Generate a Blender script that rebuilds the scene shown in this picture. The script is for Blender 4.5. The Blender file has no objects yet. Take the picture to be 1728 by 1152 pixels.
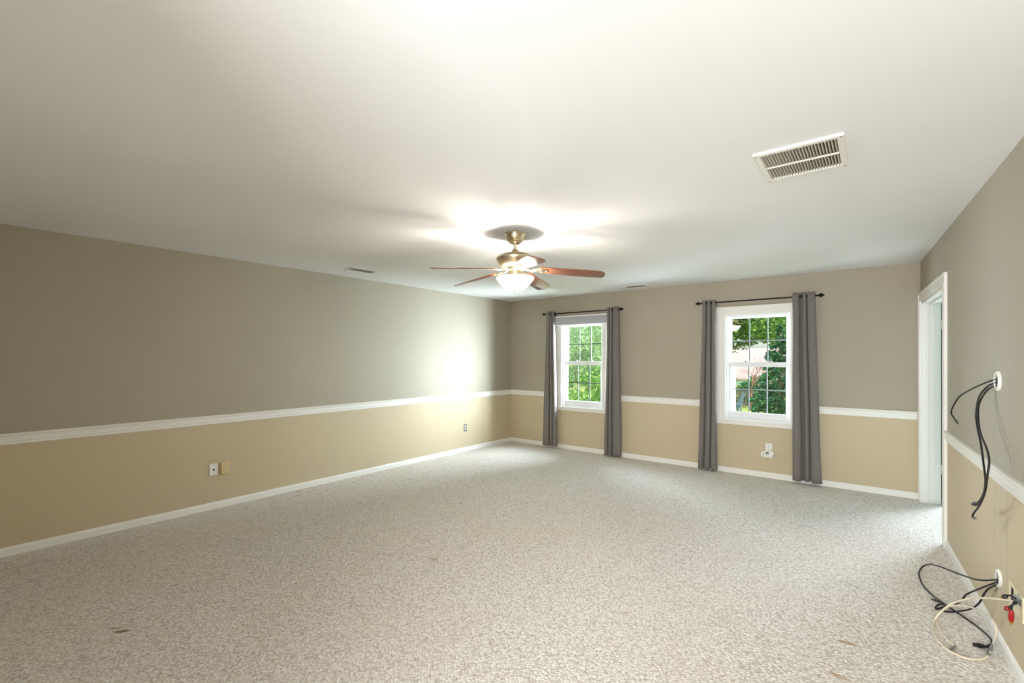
import bpy, bmesh, math, random
from mathutils import Vector, Matrix, noise
random.seed(7)
scene = bpy.context.scene
COL = scene.collection

# ------------------------------------------------------------------ camera, sky, sun, exposure
YAW = math.radians(38.3)
cam_data = bpy.data.cameras.new('camera')
cam = bpy.data.objects.new('camera', cam_data)
COL.objects.link(cam)
cam.location = (5.02, -6.32, 1.461)
cam.rotation_euler = (math.radians(90), 0, YAW)
cam_data.sensor_width = 36.0
cam_data.sensor_fit = 'HORIZONTAL'
cam_data.lens = 776.0 / 1728.0 * 36.0
cam_data.shift_y = 27.0 / 1728.0
cam_data.clip_start = 0.05
cam_data.clip_end = 500
scene.camera = cam

SKY_STRENGTH = 0.52
SUN_STRENGTH = 2.5
LANDING_LIGHT = 235.0
GLOW_LEFT = 1550.0
GLOW_RIGHT = 110.0
GLOW_WEST = 900.0
GLOW_NEXT = 300.0
FAN_LIGHT = 950.0
BOWL_GLOW = 18.0
EXPOSURE = 0.12

world = bpy.data.worlds.new('sky')
scene.world = world
world.use_nodes = True
wn = world.node_tree
wn.nodes.clear()
w_out = wn.nodes.new('ShaderNodeOutputWorld')
w_bg = wn.nodes.new('ShaderNodeBackground')
w_sky = wn.nodes.new('ShaderNodeTexSky')
w_sky.sky_type = 'NISHITA'
w_sky.sun_disc = False
w_sky.sun_elevation = math.radians(52)
w_sky.sun_rotation = math.radians(150)
w_sky.dust_density = 3.0
w_bg.inputs['Strength'].default_value = SKY_STRENGTH
wn.links.new(w_sky.outputs['Color'], w_bg.inputs['Color'])
wn.links.new(w_bg.outputs['Background'], w_out.inputs['Surface'])

sun_data = bpy.data.lights.new('sun', 'SUN')
sun_data.energy = SUN_STRENGTH
sun_data.angle = math.radians(0.6)
sun_data.color = (1.0, 0.96, 0.88)
sun = bpy.data.objects.new('sun', sun_data)
COL.objects.link(sun)
sun.rotation_euler = (math.radians(40), 0, math.radians(24))      # from behind the house, high

def daylight_lamp(loc, aim, sx, sy, watts, color=(0.80, 0.90, 1.0)):
    """area lamp added at a window to stand for open-sky light"""
    d = bpy.data.lights.new('daylight_lamp', 'AREA')
    d.shape = 'RECTANGLE'
    d.size, d.size_y = sx, sy
    d.energy = watts
    d.color = color
    o = bpy.data.objects.new('daylight_lamp', d)
    COL.objects.link(o)
    o.location = loc
    o.rotation_euler = (Vector(loc) - Vector(aim)).to_track_quat('Z', 'Y').to_euler()
daylight_lamp((5.25, -8.2, 1.35), (4.7, -6.7, 1.35), 0.95, 1.6, LANDING_LIGHT, (0.94, 0.965, 1.0))   # landing window behind the camera
daylight_lamp((2.60, 1.10, 1.50), (1.42, 0.0, 1.35), 1.6, 2.2, GLOW_LEFT)        # added lamp for north-east sky at the left window
daylight_lamp((4.95, 0.95, 1.45), (3.90, 0.0, 1.30), 0.9, 1.5, GLOW_RIGHT)       # added lamp for north-east sky at the right window
daylight_lamp((-0.35, 0.95, 1.50), (1.45, 0.0, 1.30), 1.1, 1.5, GLOW_WEST)      # added lamp, brightens the right wall through the left window
daylight_lamp((2.20, 0.85, 1.50), (3.90, 0.0, 1.30), 1.0, 1.5, GLOW_WEST * 0.2)   # added lamp, brightens the right wall through the right window
daylight_lamp((6.9, 2.3, 1.6), (5.6, -0.6, 0.9), 1.3, 1.3, GLOW_NEXT)            # window of the next room

def portal(name, loc, rot, sx, sy):
    d = bpy.data.lights.new(name, 'AREA')
    d.shape = 'RECTANGLE'
    d.size, d.size_y = sx, sy
    d.cycles.is_portal = True
    o = bpy.data.objects.new(name, d)
    COL.objects.link(o)
    o.location = loc
    o.rotation_euler = rot
portal('sky_portal', (1.42, 0.17, 1.36), (math.radians(-90), 0, 0), 0.76, 1.36)
portal('sky_portal', (3.875, 0.17, 1.36), (math.radians(-90), 0, 0), 0.76, 1.36)

vs = scene.view_settings
vs.view_transform = 'Standard'
vs.look = 'None'
vs.exposure = EXPOSURE
vs.gamma = 1.0
vs.use_curve_mapping = False
scene.cycles.use_denoising = True
scene.cycles.max_bounces = 10
scene.cycles.diffuse_bounces = 6
scene.cycles.transparent_max_bounces = 24
scene.cycles.sample_clamp_indirect = 8.0
scene.cycles.caustics_reflective = False
scene.cycles.caustics_refractive = False

# ------------------------------------------------------------------ materials
def srgb(r, g, b):
    def f(c):
        c /= 255.0
        return c / 12.92 if c <= 0.04045 else ((c + 0.055) / 1.055) ** 2.4
    return (f(r), f(g), f(b), 1.0)

class NT:
    """small helper to wire shader nodes"""
    def __init__(self, name):
        self.m = bpy.data.materials.new(name)
        self.m.use_nodes = True
        self.t = self.m.node_tree
        self.t.nodes.clear()
        self.out = self.n('ShaderNodeOutputMaterial')
    def n(self, kind, **kw):
        nd = self.t.nodes.new(kind)
        for k, v in kw.items():
            setattr(nd, k, v)
        return nd
    def l(self, a, b):
        self.t.links.new(a, b)
    def bsdf(self, color=None, rough=0.5, metal=0.0, spec=0.5):
        b = self.n('ShaderNodeBsdfPrincipled')
        if color is not None:
            b.inputs['Base Color'].default_value = color
        b.inputs['Roughness'].default_value = rough
        b.inputs['Metallic'].default_value = metal
        b.inputs['Specular IOR Level'].default_value = spec
        self.l(b.outputs[0], self.out.inputs['Surface'])
        return b
    def math(self, op, a, b=None, clamp=False):
        nd = self.n('ShaderNodeMath', operation=op, use_clamp=clamp)
        for i, v in enumerate((a, b)):
            if v is None:
                continue
            if isinstance(v, (int, float)):
                nd.inputs[i].default_value = v
            else:
                self.l(v, nd.inputs[i])
        return nd.outputs[0]
    def mix(self, fac, a, b):
        nd = self.n('ShaderNodeMix', data_type='RGBA')
        for k, v in ((0, fac), (6, a), (7, b)):
            if isinstance(v, (int, float, tuple)):
                nd.inputs[k].default_value = v
            else:
                self.l(v, nd.inputs[k])
        return nd.outputs[2]
    def coords(self, which='Object'):
        return self.n('ShaderNodeTexCoord').outputs[which]
    def noise(self, vec, scale, detail=3.0, rough=0.5):
        nd = self.n('ShaderNodeTexNoise')
        nd.inputs['Scale'].default_value = scale
        nd.inputs['Detail'].default_value = detail
        nd.inputs['Roughness'].default_value = rough
        self.l(vec, nd.inputs['Vector'])
        return nd.outputs['Fac']
    def mapping(self, vec, scale=(1, 1, 1), rot=(0, 0, 0)):
        nd = self.n('ShaderNodeMapping')
        nd.inputs['Scale'].default_value = scale
        nd.inputs['Rotation'].default_value = rot
        self.l(vec, nd.inputs['Vector'])
        return nd.outputs[0]
    def bump(self, height, strength, dist, b):
        nd = self.n('ShaderNodeBump')
        nd.inputs['Strength'].default_value = strength
        nd.inputs['Distance'].default_value = dist
        self.l(height, nd.inputs['Height'])
        self.l(nd.outputs[0], b.inputs['Normal'])
    def ramp(self, fac, stops):
        nd = self.n('ShaderNodeValToRGB')
        els = nd.color_ramp.elements
        while len(els) < len(stops):
            els.new(0.5)
        for e, (p, c) in zip(els, stops):
            e.position = p
            e.color = c
        self.l(fac, nd.inputs[0])
        return nd.outputs[0]

def plain(name, color, rough=0.5, metal=0.0, spec=0.5, vary=0.06, scale=30.0, bump=0.0):
    t = NT(name)
    b = t.bsdf(None, rough, metal, spec)
    nz = t.noise(t.coords(), scale, 3)
    dark = tuple(c * (1 - vary) for c in color[:3]) + (1,)
    lite = tuple(min(1, c * (1 + vary)) for c in color[:3]) + (1,)
    t.l(t.mix(nz, dark, lite), b.inputs['Base Color'])
    if bump:
        t.bump(nz, bump, 0.002, b)
    return t.m

def wall_paint():
    """taupe grey above the chair rail, tan below it"""
    t = NT('two_tone_wall_paint')
    b = t.bsdf(None, 0.66, 0, 0.5)
    co = t.coords()
    sep = t.n('ShaderNodeSeparateXYZ')
    t.l(co, sep.inputs[0])
    up = t.math('GREATER_THAN', sep.outputs[2], 0.86)
    nz = t.noise(co, 1.3, 3)
    upper = t.mix(nz, srgb(164, 155, 137), srgb(171, 162, 144))
    lower = t.mix(nz, srgb(194, 178, 148), srgb(200, 184, 154))
    t.l(t.mix(up, lower, upper), b.inputs['Base Color'])
    t.bump(t.noise(co, 240, 2), 0.06, 0.002, b)
    return t.m

def right_wall_paint():
    """the same two paints, with a small scuff and the painted shadows of the hanging cables"""
    t = NT('two_tone_paint_scuff_and_shadows')
    b = t.bsdf(None, 0.66, 0, 0.5)
    co = t.coords()
    sep = t.n('ShaderNodeSeparateXYZ')
    t.l(co, sep.inputs[0])
    up = t.math('GREATER_THAN', sep.outputs[2], 0.86)
    nz = t.noise(co, 1.3, 3)
    upper = t.mix(nz, srgb(164, 155, 137), srgb(171, 162, 144))
    lower = t.mix(nz, srgb(194, 178, 148), srgb(200, 184, 154))
    col = t.mix(up, lower, upper)
    # small dark scuff beside the door casing (local x runs along the wall)
    dx = t.math('ABSOLUTE', t.math('SUBTRACT', sep.outputs[0], 1.615))
    dz = t.math('ABSOLUTE', t.math('SUBTRACT', sep.outputs[2], 1.275))
    box = t.math('MULTIPLY', t.math('LESS_THAN', dx, 0.014), t.math('LESS_THAN', dz, 0.055))
    fleck = t.math('GREATER_THAN', t.noise(co, 120, 2), 0.47)
    col = t.mix(t.math('MULTIPLY', t.math('MULTIPLY', box, fleck), 0.75), col, srgb(95, 92, 85))
    # hanging cables' shadows, painted as faint vertical streaks under the upper grommet
    streak = t.noise(t.mapping(co, (16, 1, 0.9)), 1.0, 3)
    sx = t.math('LESS_THAN', t.math('ABSOLUTE', t.math('SUBTRACT', sep.outputs[0], 2.98)), 0.22)
    sz = t.math('LESS_THAN', sep.outputs[2], 1.26)
    sk = t.math('MULTIPLY', t.math('MULTIPLY', sx, sz), t.math('GREATER_THAN', streak, 0.58))
    col = t.mix(t.math('MULTIPLY', sk, 0.10), col, srgb(120, 116, 108))
    t.l(col, b.inputs['Base Color'])
    t.bump(t.noise(co, 240, 2), 0.06, 0.002, b)
    return t.m

def ceiling_paint():
    t = NT('flat_white_ceiling_paint')
    b = t.bsdf(None, 0.9, 0, 0.2)
    co = t.coords()
    t.l(t.mix(t.noise(co, 0.9, 3), srgb(229, 230, 230), srgb(234, 235, 235)), b.inputs['Base Color'])
    t.bump(t.noise(co, 180, 2), 0.05, 0.002, b)
    return t.m

def carpet():
    """berber loop carpet, rows of small loops, with the stains it has"""
    t = NT('berber_loop_carpet')
    b = t.bsdf(None, 0.95, 0, 0.1)
    b.inputs['Sheen Weight'].default_value = 0.15
    co = t.coords()
    mp = t.mapping(t.mapping(co, (1, 1, 1), (0, 0, math.radians(-48))), (74, 66, 70))
    vor = t.n('ShaderNodeTexVoronoi', feature='F1')
    vor.inputs['Scale'].default_value = 1.0
    vor.inputs['Randomness'].default_value = 0.6
    t.l(mp, vor.inputs['Vector'])
    d = vor.outputs['Distance']
    sepc = t.n('ShaderNodeSeparateColor')
    t.l(vor.outputs['Color'], sepc.inputs[0])
    tone = t.mix(sepc.outputs[0], srgb(216, 210, 203), srgb(240, 236, 231))
    gap = t.math('MULTIPLY', t.math('SUBTRACT', d, 0.38), 2.0, clamp=True)
    col = t.mix(gap, tone, srgb(168, 158, 145))
    soil = t.math('SUBTRACT', t.noise(co, 0.8, 4, 0.6), 0.45, clamp=True)
    col = t.mix(t.math('MULTIPLY', soil, 0.9, clamp=True), col, srgb(212, 196, 172))
    # stains: position, half sizes, turn, colour, strength
    sep = t.n('ShaderNodeSeparateXYZ')
    t.l(co, sep.inputs[0])
    wob = t.math('MULTIPLY', t.math('SUBTRACT', t.noise(co, 45, 3, 0.7), 0.5), 2.2)
    for x, y, rx, ry, a, c, s in STAINS:
        ca, sa = math.cos(a), math.sin(a)
        u = t.math('SUBTRACT', sep.outputs[0], x)
        v = t.math('SUBTRACT', sep.outputs[1], y)
        p = t.math('DIVIDE', t.math('ADD', t.math('MULTIPLY', u, ca), t.math('MULTIPLY', v, sa)), rx)
        q = t.math('DIVIDE', t.math('SUBTRACT', t.math('MULTIPLY', v, ca), t.math('MULTIPLY', u, sa)), ry)
        r = t.math('ADD', t.math('MULTIPLY', p, p), t.math('MULTIPLY', q, q))
        r = t.math('ADD', r, wob)
        msk = t.math('MULTIPLY', t.math('SUBTRACT', 1.25, r, clamp=True), s, clamp=True)
        col = t.mix(msk, col, c)
    t.l(col, b.inputs['Base Color'])
    h = t.math('SUBTRACT', 1.0, d)
    t.bump(h, 0.7, 0.006, b)
    return t.m
BR, GR, YE = srgb(118, 92, 62), srgb(105, 100, 92), srgb(170, 136, 84)
STAINS = [(1.864, -5.685, .045, .016, .9, BR, 1.0), (1.80, -5.70, .03, .008, .9, BR, .7),
          (4.905, -3.41, .055, .014, .1, YE, .8), (4.885, -3.735, .05, .016, -.2, YE, .7),
          (.19, -3.77, .035, .014, .5, GR, .9), (.09, -3.83, .03, .012, .2, GR, .9), (.27, -3.60, .02, .012, .2, GR, .8),
          (.22, -3.90, .03, .012, .6, GR, .7),
          (1.758, -3.023, .02, .014, .2, GR, .9), (2.328, -3.035, .018, .012, .2, GR, .9),
          (.62, -2.75, .04, .012, .3, GR, .6), (.78, -2.95, .03, .012, .3, GR, .6),
          (2.512, -4.052, .04, .02, .3, YE, .6), (4.91, -2.654, .05, .008, -.6, GR, .6), (4.9, -2.366, .05, .006, -.6, GR, .4),
          (3.5, -2.55, .012, .012, 0, GR, .8)]

M = {}
M['wall'] = wall_paint()
M['wall_right'] = right_wall_paint()
M['ceiling'] = ceiling_paint()
M['carpet'] = carpet()
M['trim'] = plain('gloss_white_trim_paint', srgb(236, 234, 228), 0.35, 0, 0.5, 0.015, 6)
M['vinyl'] = plain('white_window_vinyl', srgb(235, 236, 237), 0.3, 0, 0.5, 0.01, 6)
M['shade_fabric'] = plain('light_grey_shade_fabric', srgb(172, 172, 176), 0.85, 0, 0.2, 0.05, 220, 0.1)
M['rod'] = plain('oil_rubbed_bronze_metal', srgb(38, 33, 31), 0.4, 0.7, 0.5, 0.15, 40)
M['register'] = plain('white_painted_steel', srgb(231, 230, 225), 0.4, 0, 0.5, 0.015, 20)
M['duct'] = plain('dark_duct_shade', srgb(58, 54, 45), 0.7, 0.0, 0.3, 0.2, 30)  # dark sheet colour, painted for the shade inside the duct
M['slat'] = plain('dusty_register_blade_paint', srgb(214, 209, 194), 0.5, 0.0, 0.3, 0.08, 60)
M['slat_grey'] = plain('shade_grey_register_blades', srgb(140, 138, 130), 0.6, 0.0, 0.3, 0.08, 60)  # shade of the open register put into the slat colour
M['nickel'] = plain('brushed_nickel_brass_metal', srgb(224, 208, 178), 0.30, 1.0, 0.5, 0.05, 90)
M['white_plastic'] = plain('white_plastic', srgb(233, 231, 226), 0.35, 0, 0.5, 0.01, 20)
M['ivory_plastic'] = plain('ivory_plastic', srgb(214, 189, 138), 0.4, 0, 0.5, 0.03, 20)
M['beige_plastic'] = plain('pale_beige_plastic', srgb(222, 211, 178), 0.4, 0, 0.5, 0.03, 20)
M['grey_plastic'] = plain('grey_plastic', srgb(125, 123, 120), 0.45, 0, 0.5, 0.03, 20)
M['black_plastic'] = plain('black_plastic', srgb(24, 23, 23), 0.4, 0, 0.5, 0.1, 20)
M['black_cable'] = plain('black_cable_jacket', srgb(27, 24, 25), 0.5, 0, 0.4, 0.1, 40)
M['white_cable'] = plain('off_white_cable_jacket', srgb(219, 208, 186), 0.5, 0, 0.4, 0.04, 40)
M['steel'] = plain('nickel_plated_steel', srgb(176, 176, 180), 0.3, 1.0, 0.5, 0.05, 60)
M['tip'] = plain('dull_dark_connector_metal', srgb(78, 75, 72), 0.4, 0.6, 0.5, 0.1, 60)
M['gold'] = plain('gold_plated_metal', srgb(205, 155, 62), 0.3, 1.0, 0.5, 0.05, 60)
M['red_plastic'] = plain('red_plastic', srgb(158, 16, 26), 0.35, 0, 0.5, 0.05, 60)
M['screw'] = plain('dull_screw_metal', srgb(150, 148, 142), 0.45, 0.8, 0.5, 0.1, 60)
M['hole'] = plain('dark_wall_cavity', srgb(48, 45, 42), 0.9, 0, 0.1, 0.2, 60)
M['door_paint'] = plain('dark_green_grey_door_paint', srgb(196, 226, 222), 0.3, 0, 0.5, 0.03, 10)
M['teal_wall'] = plain('teal_wall_paint', srgb(128, 165, 160), 0.6, 0, 0.3, 0.02, 4)
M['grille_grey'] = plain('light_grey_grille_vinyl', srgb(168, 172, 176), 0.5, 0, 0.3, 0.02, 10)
M['grille_dark'] = plain('backlit_dark_grille_vinyl', srgb(46, 66, 60), 0.6, 0, 0.5, 0.02, 10)  # white grille coloured dark, as it looks against the light

def glass_mat():
    t = NT('clear_window_glass')
    tr = t.n('ShaderNodeBsdfTransparent')
    tr.inputs[0].default_value = (0.95, 0.98, 0.97, 1)
    gl = t.n('ShaderNodeBsdfGlossy')
    gl.inputs['Roughness'].default_value = 0.02
    mx = t.n('ShaderNodeMixShader')
    mx.inputs[0].default_value = 0.05
    t.l(tr.outputs[0], mx.inputs[1])
    t.l(gl.outputs[0], mx.inputs[2])
    t.l(mx.outputs[0], t.out.inputs['Surface'])
    return t.m
M['glass'] = glass_mat()

def fabric_mat():
    t = NT('charcoal_grey_curtain_fabric')
    b = t.bsdf(None, 0.8, 0, 0.25)
    b.inputs['Sheen Weight'].default_value = 0.2
    co = t.coords()
    w1 = t.noise(t.mapping(co, (400, 400, 30)), 1.0, 2)
    w2 = t.noise(t.mapping(co, (30, 30, 400)), 1.0, 2)
    f = t.math('MULTIPLY', t.math('ADD', w1, w2), 0.5)
    t.l(t.mix(f, srgb(100, 94, 89), srgb(134, 127, 121)), b.inputs['Base Color'])
    t.bump(f, 0.15, 0.002, b)
    return t.m
M['curtain'] = fabric_mat()

def blade_mat():
    t = NT('cherry_wood_blade')
    b = t.bsdf(None, 0.32, 0, 0.5)
    co = t.coords()
    g = t.noise(t.mapping(co, (3, 45, 45)), 1.0, 5, 0.6)
    t.l(t.ramp(g, [(0.3, srgb(84, 40, 20)), (0.7, srgb(138, 76, 40))]), b.inputs['Base Color'])
    b.inputs['Coat Weight'].default_value = 1.0
    b.inputs['Coat Roughness'].default_value = 0.18
    return t.m
M['blade'] = blade_mat()

def bulb_mat():
    t = NT('glowing_bulb')
    e = t.n('ShaderNodeEmission')
    e.inputs[0].default_value = (1.0, 0.94, 0.85, 1)
    e.inputs[1].default_value = FAN_LIGHT
    t.l(e.outputs[0], t.out.inputs['Surface'])
    return t.m
M['bulb'] = bulb_mat()

def bowl_mat():
    """alabaster glass lit from inside"""
    t = NT('lit_alabaster_glass')
    tr = t.n('ShaderNodeBsdfTransparent')
    tr.inputs[0].default_value = (0.92, 0.9, 0.86, 1)
    e = t.n('ShaderNodeEmission')
    e.inputs[0].default_value = (1.0, 0.94, 0.85, 1)
    e.inputs[1].default_value = BOWL_GLOW
    mx = t.n('ShaderNodeMixShader')
    mx.inputs[0].default_value = 0.45
    t.l(tr.outputs[0], mx.inputs[1])
    t.l(e.outputs[0], mx.inputs[2])
    t.l(mx.outputs[0], t.out.inputs['Surface'])
    return t.m
M['bowl'] = bowl_mat()

def leaf_mat(name, stops, trans=0.35):
    t = NT(name)
    geo = t.n('ShaderNodeNewGeometry')
    col = t.ramp(geo.outputs['Random Per Island'], stops)
    df = t.n('ShaderNodeBsdfDiffuse')
    tl = t.n('ShaderNodeBsdfTranslucent')
    t.l(col, df.inputs[0])
    t.l(col, tl.inputs[0])
    mx = t.n('ShaderNodeMixShader')
    mx.inputs[0].default_value = trans
    t.l(df.outputs[0], mx.inputs[1])
    t.l(tl.outputs[0], mx.inputs[2])
    t.l(mx.outputs[0], t.out.inputs['Surface'])
    return t.m
M['leaf_pale'] = leaf_mat('pale_green_leaves', [(0, srgb(140, 178, 130)), (1, srgb(205, 226, 184))], 0.5)
M['leaf_mid'] = leaf_mat('mid_green_leaves', [(0, srgb(62, 110, 58)), (0.7, srgb(120, 165, 80)), (1, srgb(180, 205, 120))], 0.45)
M['leaf_dark'] = leaf_mat('dark_evergreen_needles', [(0, srgb(28, 72, 58)), (0.7, srgb(54, 112, 76)), (1, srgb(110, 160, 92))], 0.25)
M['bark'] = plain('grey_brown_bark', srgb(120, 102, 90), 0.9, 0, 0.2, 0.25, 12, 0.4)
M['twig'] = plain('reddish_bare_twigs', srgb(150, 110, 100), 0.9, 0, 0.2, 0.2, 12)
M['roofing'] = plain('pale_pinkish_roof_shingle', srgb(172, 154, 148), 0.9, 0, 0.2, 0.08, 3)
M['siding'] = plain('pale_siding', srgb(215, 208, 200), 0.8, 0, 0.2, 0.04, 3)
M['fence_wood'] = plain('weathered_dark_fence_wood', srgb(96, 92, 84), 0.9, 0, 0.2, 0.2, 6)
M['chair_paint'] = plain('pale_blue_grey_outdoor_paint', srgb(92, 116, 124), 0.7, 0, 0.4, 0.05, 6)
M['post_paint'] = plain('white_outdoor_post_paint', srgb(225, 228, 228), 0.5, 0, 0.4, 0.02, 6)

def lawn_mat():
    t = NT('sunny_lawn_grass')
    b = t.bsdf(None, 0.95, 0, 0.1)
    co = t.coords()
    f = t.noise(co, 1.6, 6, 0.7)
    t.l(t.ramp(f, [(0.35, srgb(110, 140, 60)), (0.6, srgb(196, 200, 120)), (0.8, srgb(222, 212, 160))]), b.inputs['Base Color'])
    return t.m
M['lawn'] = lawn_mat()

# ------------------------------------------------------------------ geometry helpers
class MB:
    """collects shapes in one mesh"""
    def __init__(self):
        self.bm = bmesh.new()
    def box(self, x0, x1, y0, y1, z0, z1, bev=0.0, mat=None):
        r = bmesh.ops.create_cube(self.bm, size=1.0)
        vs_ = r['verts']
        for v in vs_:
            v.co = Vector((x0 if v.co.x < 0 else x1, y0 if v.co.y < 0 else y1, z0 if v.co.z < 0 else z1))
        if bev:
            es = list({e for v in vs_ for e in v.link_edges})
            rr = bmesh.ops.bevel(self.bm, geom=es, offset=bev, segments=2, affect='EDGES', profile=0.5)
            vs_ = list({v for f in rr['faces'] for v in f.verts})
        if mat is not None:
            bmesh.ops.transform(self.bm, matrix=mat, verts=vs_)
        return self
    def prism(self, pts, axis, a, b, bev=0.0):
        """extrude a closed outline; axis 'x','y' or 'z' is the extrusion direction"""
        def P(u, v, w):
            return {'x': (w, u, v), 'y': (u, w, v), 'z': (u, v, w)}[axis]
        lo = [self.bm.verts.new(P(u, v, a)) for u, v in pts]
        hi = [self.bm.verts.new(P(u, v, b)) for u, v in pts]
        n = len(pts)
        fs = [self.bm.faces.new(lo), self.bm.faces.new(list(reversed(hi)))]
        for i in range(n):
            fs.append(self.bm.faces.new((lo[i], hi[i], hi[(i + 1) % n], lo[(i + 1) % n])))
        if bev:
            es = list(fs[0].edges) + list(fs[1].edges)
            bmesh.ops.bevel(self.bm, geom=es, offset=bev, segments=2, affect='EDGES', profile=0.5)
        return self
    def lathe(self, prof, seg=32, center=(0, 0, 0), mat=None, closed=False):
        """prof: list of (radius, z)"""
        cx, cy, cz = center
        rings = []
        for r, z in prof:
            if r < 1e-6:
                rings.append([self.bm.verts.new((cx, cy, cz + z))])
            else:
                rings.append([self.bm.verts.new((cx + r * math.cos(2 * math.pi * k / seg), cy + r * math.sin(2 * math.pi * k / seg), cz + z)) for k in range(seg)])
        pairs = list(zip(rings[:-1], rings[1:]))
        if closed:
            pairs.append((rings[-1], rings[0]))
        for a, b in pairs:
            for k in range(seg):
                k2 = (k + 1) % seg
                if len(a) == 1 and len(b) == 1:
                    continue
                if len(a) == 1:
                    self.bm.faces.new((a[0], b[k2], b[k]))
                elif len(b) == 1:
                    self.bm.faces.new((a[k], a[k2], b[0]))
                else:
                    self.bm.faces.new((a[k], a[k2], b[k2], b[k]))
        if mat is not None:
            bmesh.ops.transform(self.bm, matrix=mat, verts=[v for r in rings for v in r])
        return self
    def tube(self, pts, rad, seg=8, caps=True):
        pts = [Vector(p) for p in pts]
        n = len(pts)
        rads = rad if isinstance(rad, (list, tuple)) else [rad] * n
        tans = []
        for i in range(n):
            d = pts[min(i + 1, n - 1)] - pts[max(i - 1, 0)]
            tans.append(d.normalized() if d.length > 1e-9 else Vector((0, 0, 1)))
        up = Vector((0, 0, 1)) if abs(tans[0].z) < 0.9 else Vector((1, 0, 0))
        nrm = tans[0].cross(up).normalized()
        rings = []
        for i in range(n):
            nrm = (nrm - tans[i] * nrm.dot(tans[i])).normalized()
            bi = tans[i].cross(nrm)
            rings.append([self.bm.verts.new(pts[i] + (nrm * math.cos(2 * math.pi * k / seg) + bi * math.sin(2 * math.pi * k / seg)) * rads[i]) for k in range(seg)])
        for a, b in zip(rings[:-1], rings[1:]):
            for k in range(seg):
                self.bm.faces.new((a[k], a[(k + 1) % seg], b[(k + 1) % seg], b[k]))
        if caps:
            self.bm.faces.new(list(reversed(rings[0])))
            self.bm.faces.new(rings[-1])
        return self
    def cyl(self, p, q, r, seg=20):
        return self.tube([p, q], r, seg)
    def build(self, name, mat, parent=None, smooth=None, loc=None, rot=None, recalc=True):
        if recalc:
            bmesh.ops.recalc_face_normals(self.bm, faces=self.bm.faces[:])
        me = bpy.data.meshes.new(name)
        self.bm.to_mesh(me)
        self.bm.free()
        me.materials.append(mat)
        if smooth is not None:
            for p in me.polygons:
                p.use_smooth = True
            if smooth < 180:
                try:
                    me.set_sharp_from_angle(angle=math.radians(smooth))
                except Exception:
                    pass
        o = bpy.data.objects.new(name, me)
        COL.objects.link(o)
        if parent is not None:
            o.parent = parent
        if loc is not None:
            o.location = loc
        if rot is not None:
            o.rotation_euler = rot
        return o

def empty(name, loc=(0, 0, 0), rz=0.0):
    o = bpy.data.objects.new(name, None)
    o.empty_display_size = 0.1
    COL.objects.link(o)
    o.location = loc
    o.rotation_euler = (0, 0, rz)
    return o

def tag(o, label=None, cat=None, group=None, kind=None):
    if label: o['label'] = label
    if cat: o['category'] = cat
    if group: o['group'] = group
    if kind: o['kind'] = kind
    return o

def struct(o):
    o['kind'] = 'structure'
    return o

def spline(pts, n=8):
    """Catmull-Rom through the points"""
    P = [Vector(p) for p in pts]
    P = [P[0] * 2 - P[1]] + P + [P[-1] * 2 - P[-2]]
    out = []
    for i in range(1, len(P) - 2):
        a, b, c, d = P[i - 1], P[i], P[i + 1], P[i + 2]
        for k in range(n):
            s = k / n
            out.append(0.5 * ((2 * b) + (c - a) * s + (2 * a - 5 * b + 4 * c - d) * s * s + (3 * b - a - 3 * c + d) * s ** 3))
    out.append(P[-2])
    return out

# ------------------------------------------------------------------ room shell
H = 2.44
YF = -6.85                      # wall behind the camera
RW_ANG = math.atan(0.0455)      # the right wall is a little out of square
P0 = Vector((5.385, 0, 0))
T = Vector((math.sin(RW_ANG), -math.cos(RW_ANG), 0))     # along the right wall, away from the back corner
N = Vector((-math.cos(RW_ANG), -math.sin(RW_ANG), 0))    # out of that wall, into the room
RW = Matrix(((T.x, N.x, 0, P0.x), (T.y, N.y, 0, P0.y), (0, 0, 1, 0), (0, 0, 0, 1)))
RW_LEN = (-YF + 0.15) / math.cos(RW_ANG)
RW_ROT = math.atan2(T.y, T.x)
def rw(t, off, z):
    return P0 + T * t + N * off + Vector((0, 0, z))
def rw_place(o):
    """objects on the right wall are modelled with x along it, y out of it (mirrored axes are avoided by using -y)"""
    o.location = P0
    o.rotation_euler = (0, 0, RW_ROT)
    return o
# local frame for the right wall: x = along T, y = T rotated +90 deg = -N ; so 'off' into the room is -y
WT = 0.15

m = MB()
m.box(-0.15, 5.45, -8.6, 0.15, -0.12, 0.0)
m.box(5.45, 8.6, -8.6, 1.9, -0.12, 0.0)
struct(m.build('floor', M['carpet']))
m = MB()
m.box(-0.15, 5.45, -8.6, 0.15, H, H + 0.16)
m.box(5.45, 8.6, -8.6, 1.9, H, H + 0.16)
struct(m.build('ceiling', M['ceiling']))
struct(MB().box(-0.15, 0.0, YF - 0.15, 0.15, 0.0, H).build('wall_left', M['wall']))

WIN = [(1.06, 1.78), (3.515, 4.235)]
WZ0, WZ1 = 0.675, 2.0
m = MB()
xs = [0.0, WIN[0][0], WIN[0][1], WIN[1][0], WIN[1][1], 5.385 + 0.10]
for i in range(0, 5, 2):
    m.box(xs[i], xs[i + 1], 0.0, WT, 0.0, H)
for a, b in WIN:
    m.box(a, b, 0.0, WT, 0.0, WZ0)
    m.box(a, b, 0.0, WT, WZ1, H)
struct(m.build('wall_back', M['wall']))

DT0, DT1, DZ = 0.10, 1.40, 2.02          # door opening along the right wall
m = MB()
m.box(0.0, DT0, 0.0, 0.14, 0.0, H)
m.box(DT1, RW_LEN, 0.0, 0.14, 0.0, H)
m.box(DT0, DT1, 0.0, 0.14, DZ, H)
struct(rw_place(m.build('wall_right', M['wall_right'])))

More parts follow.
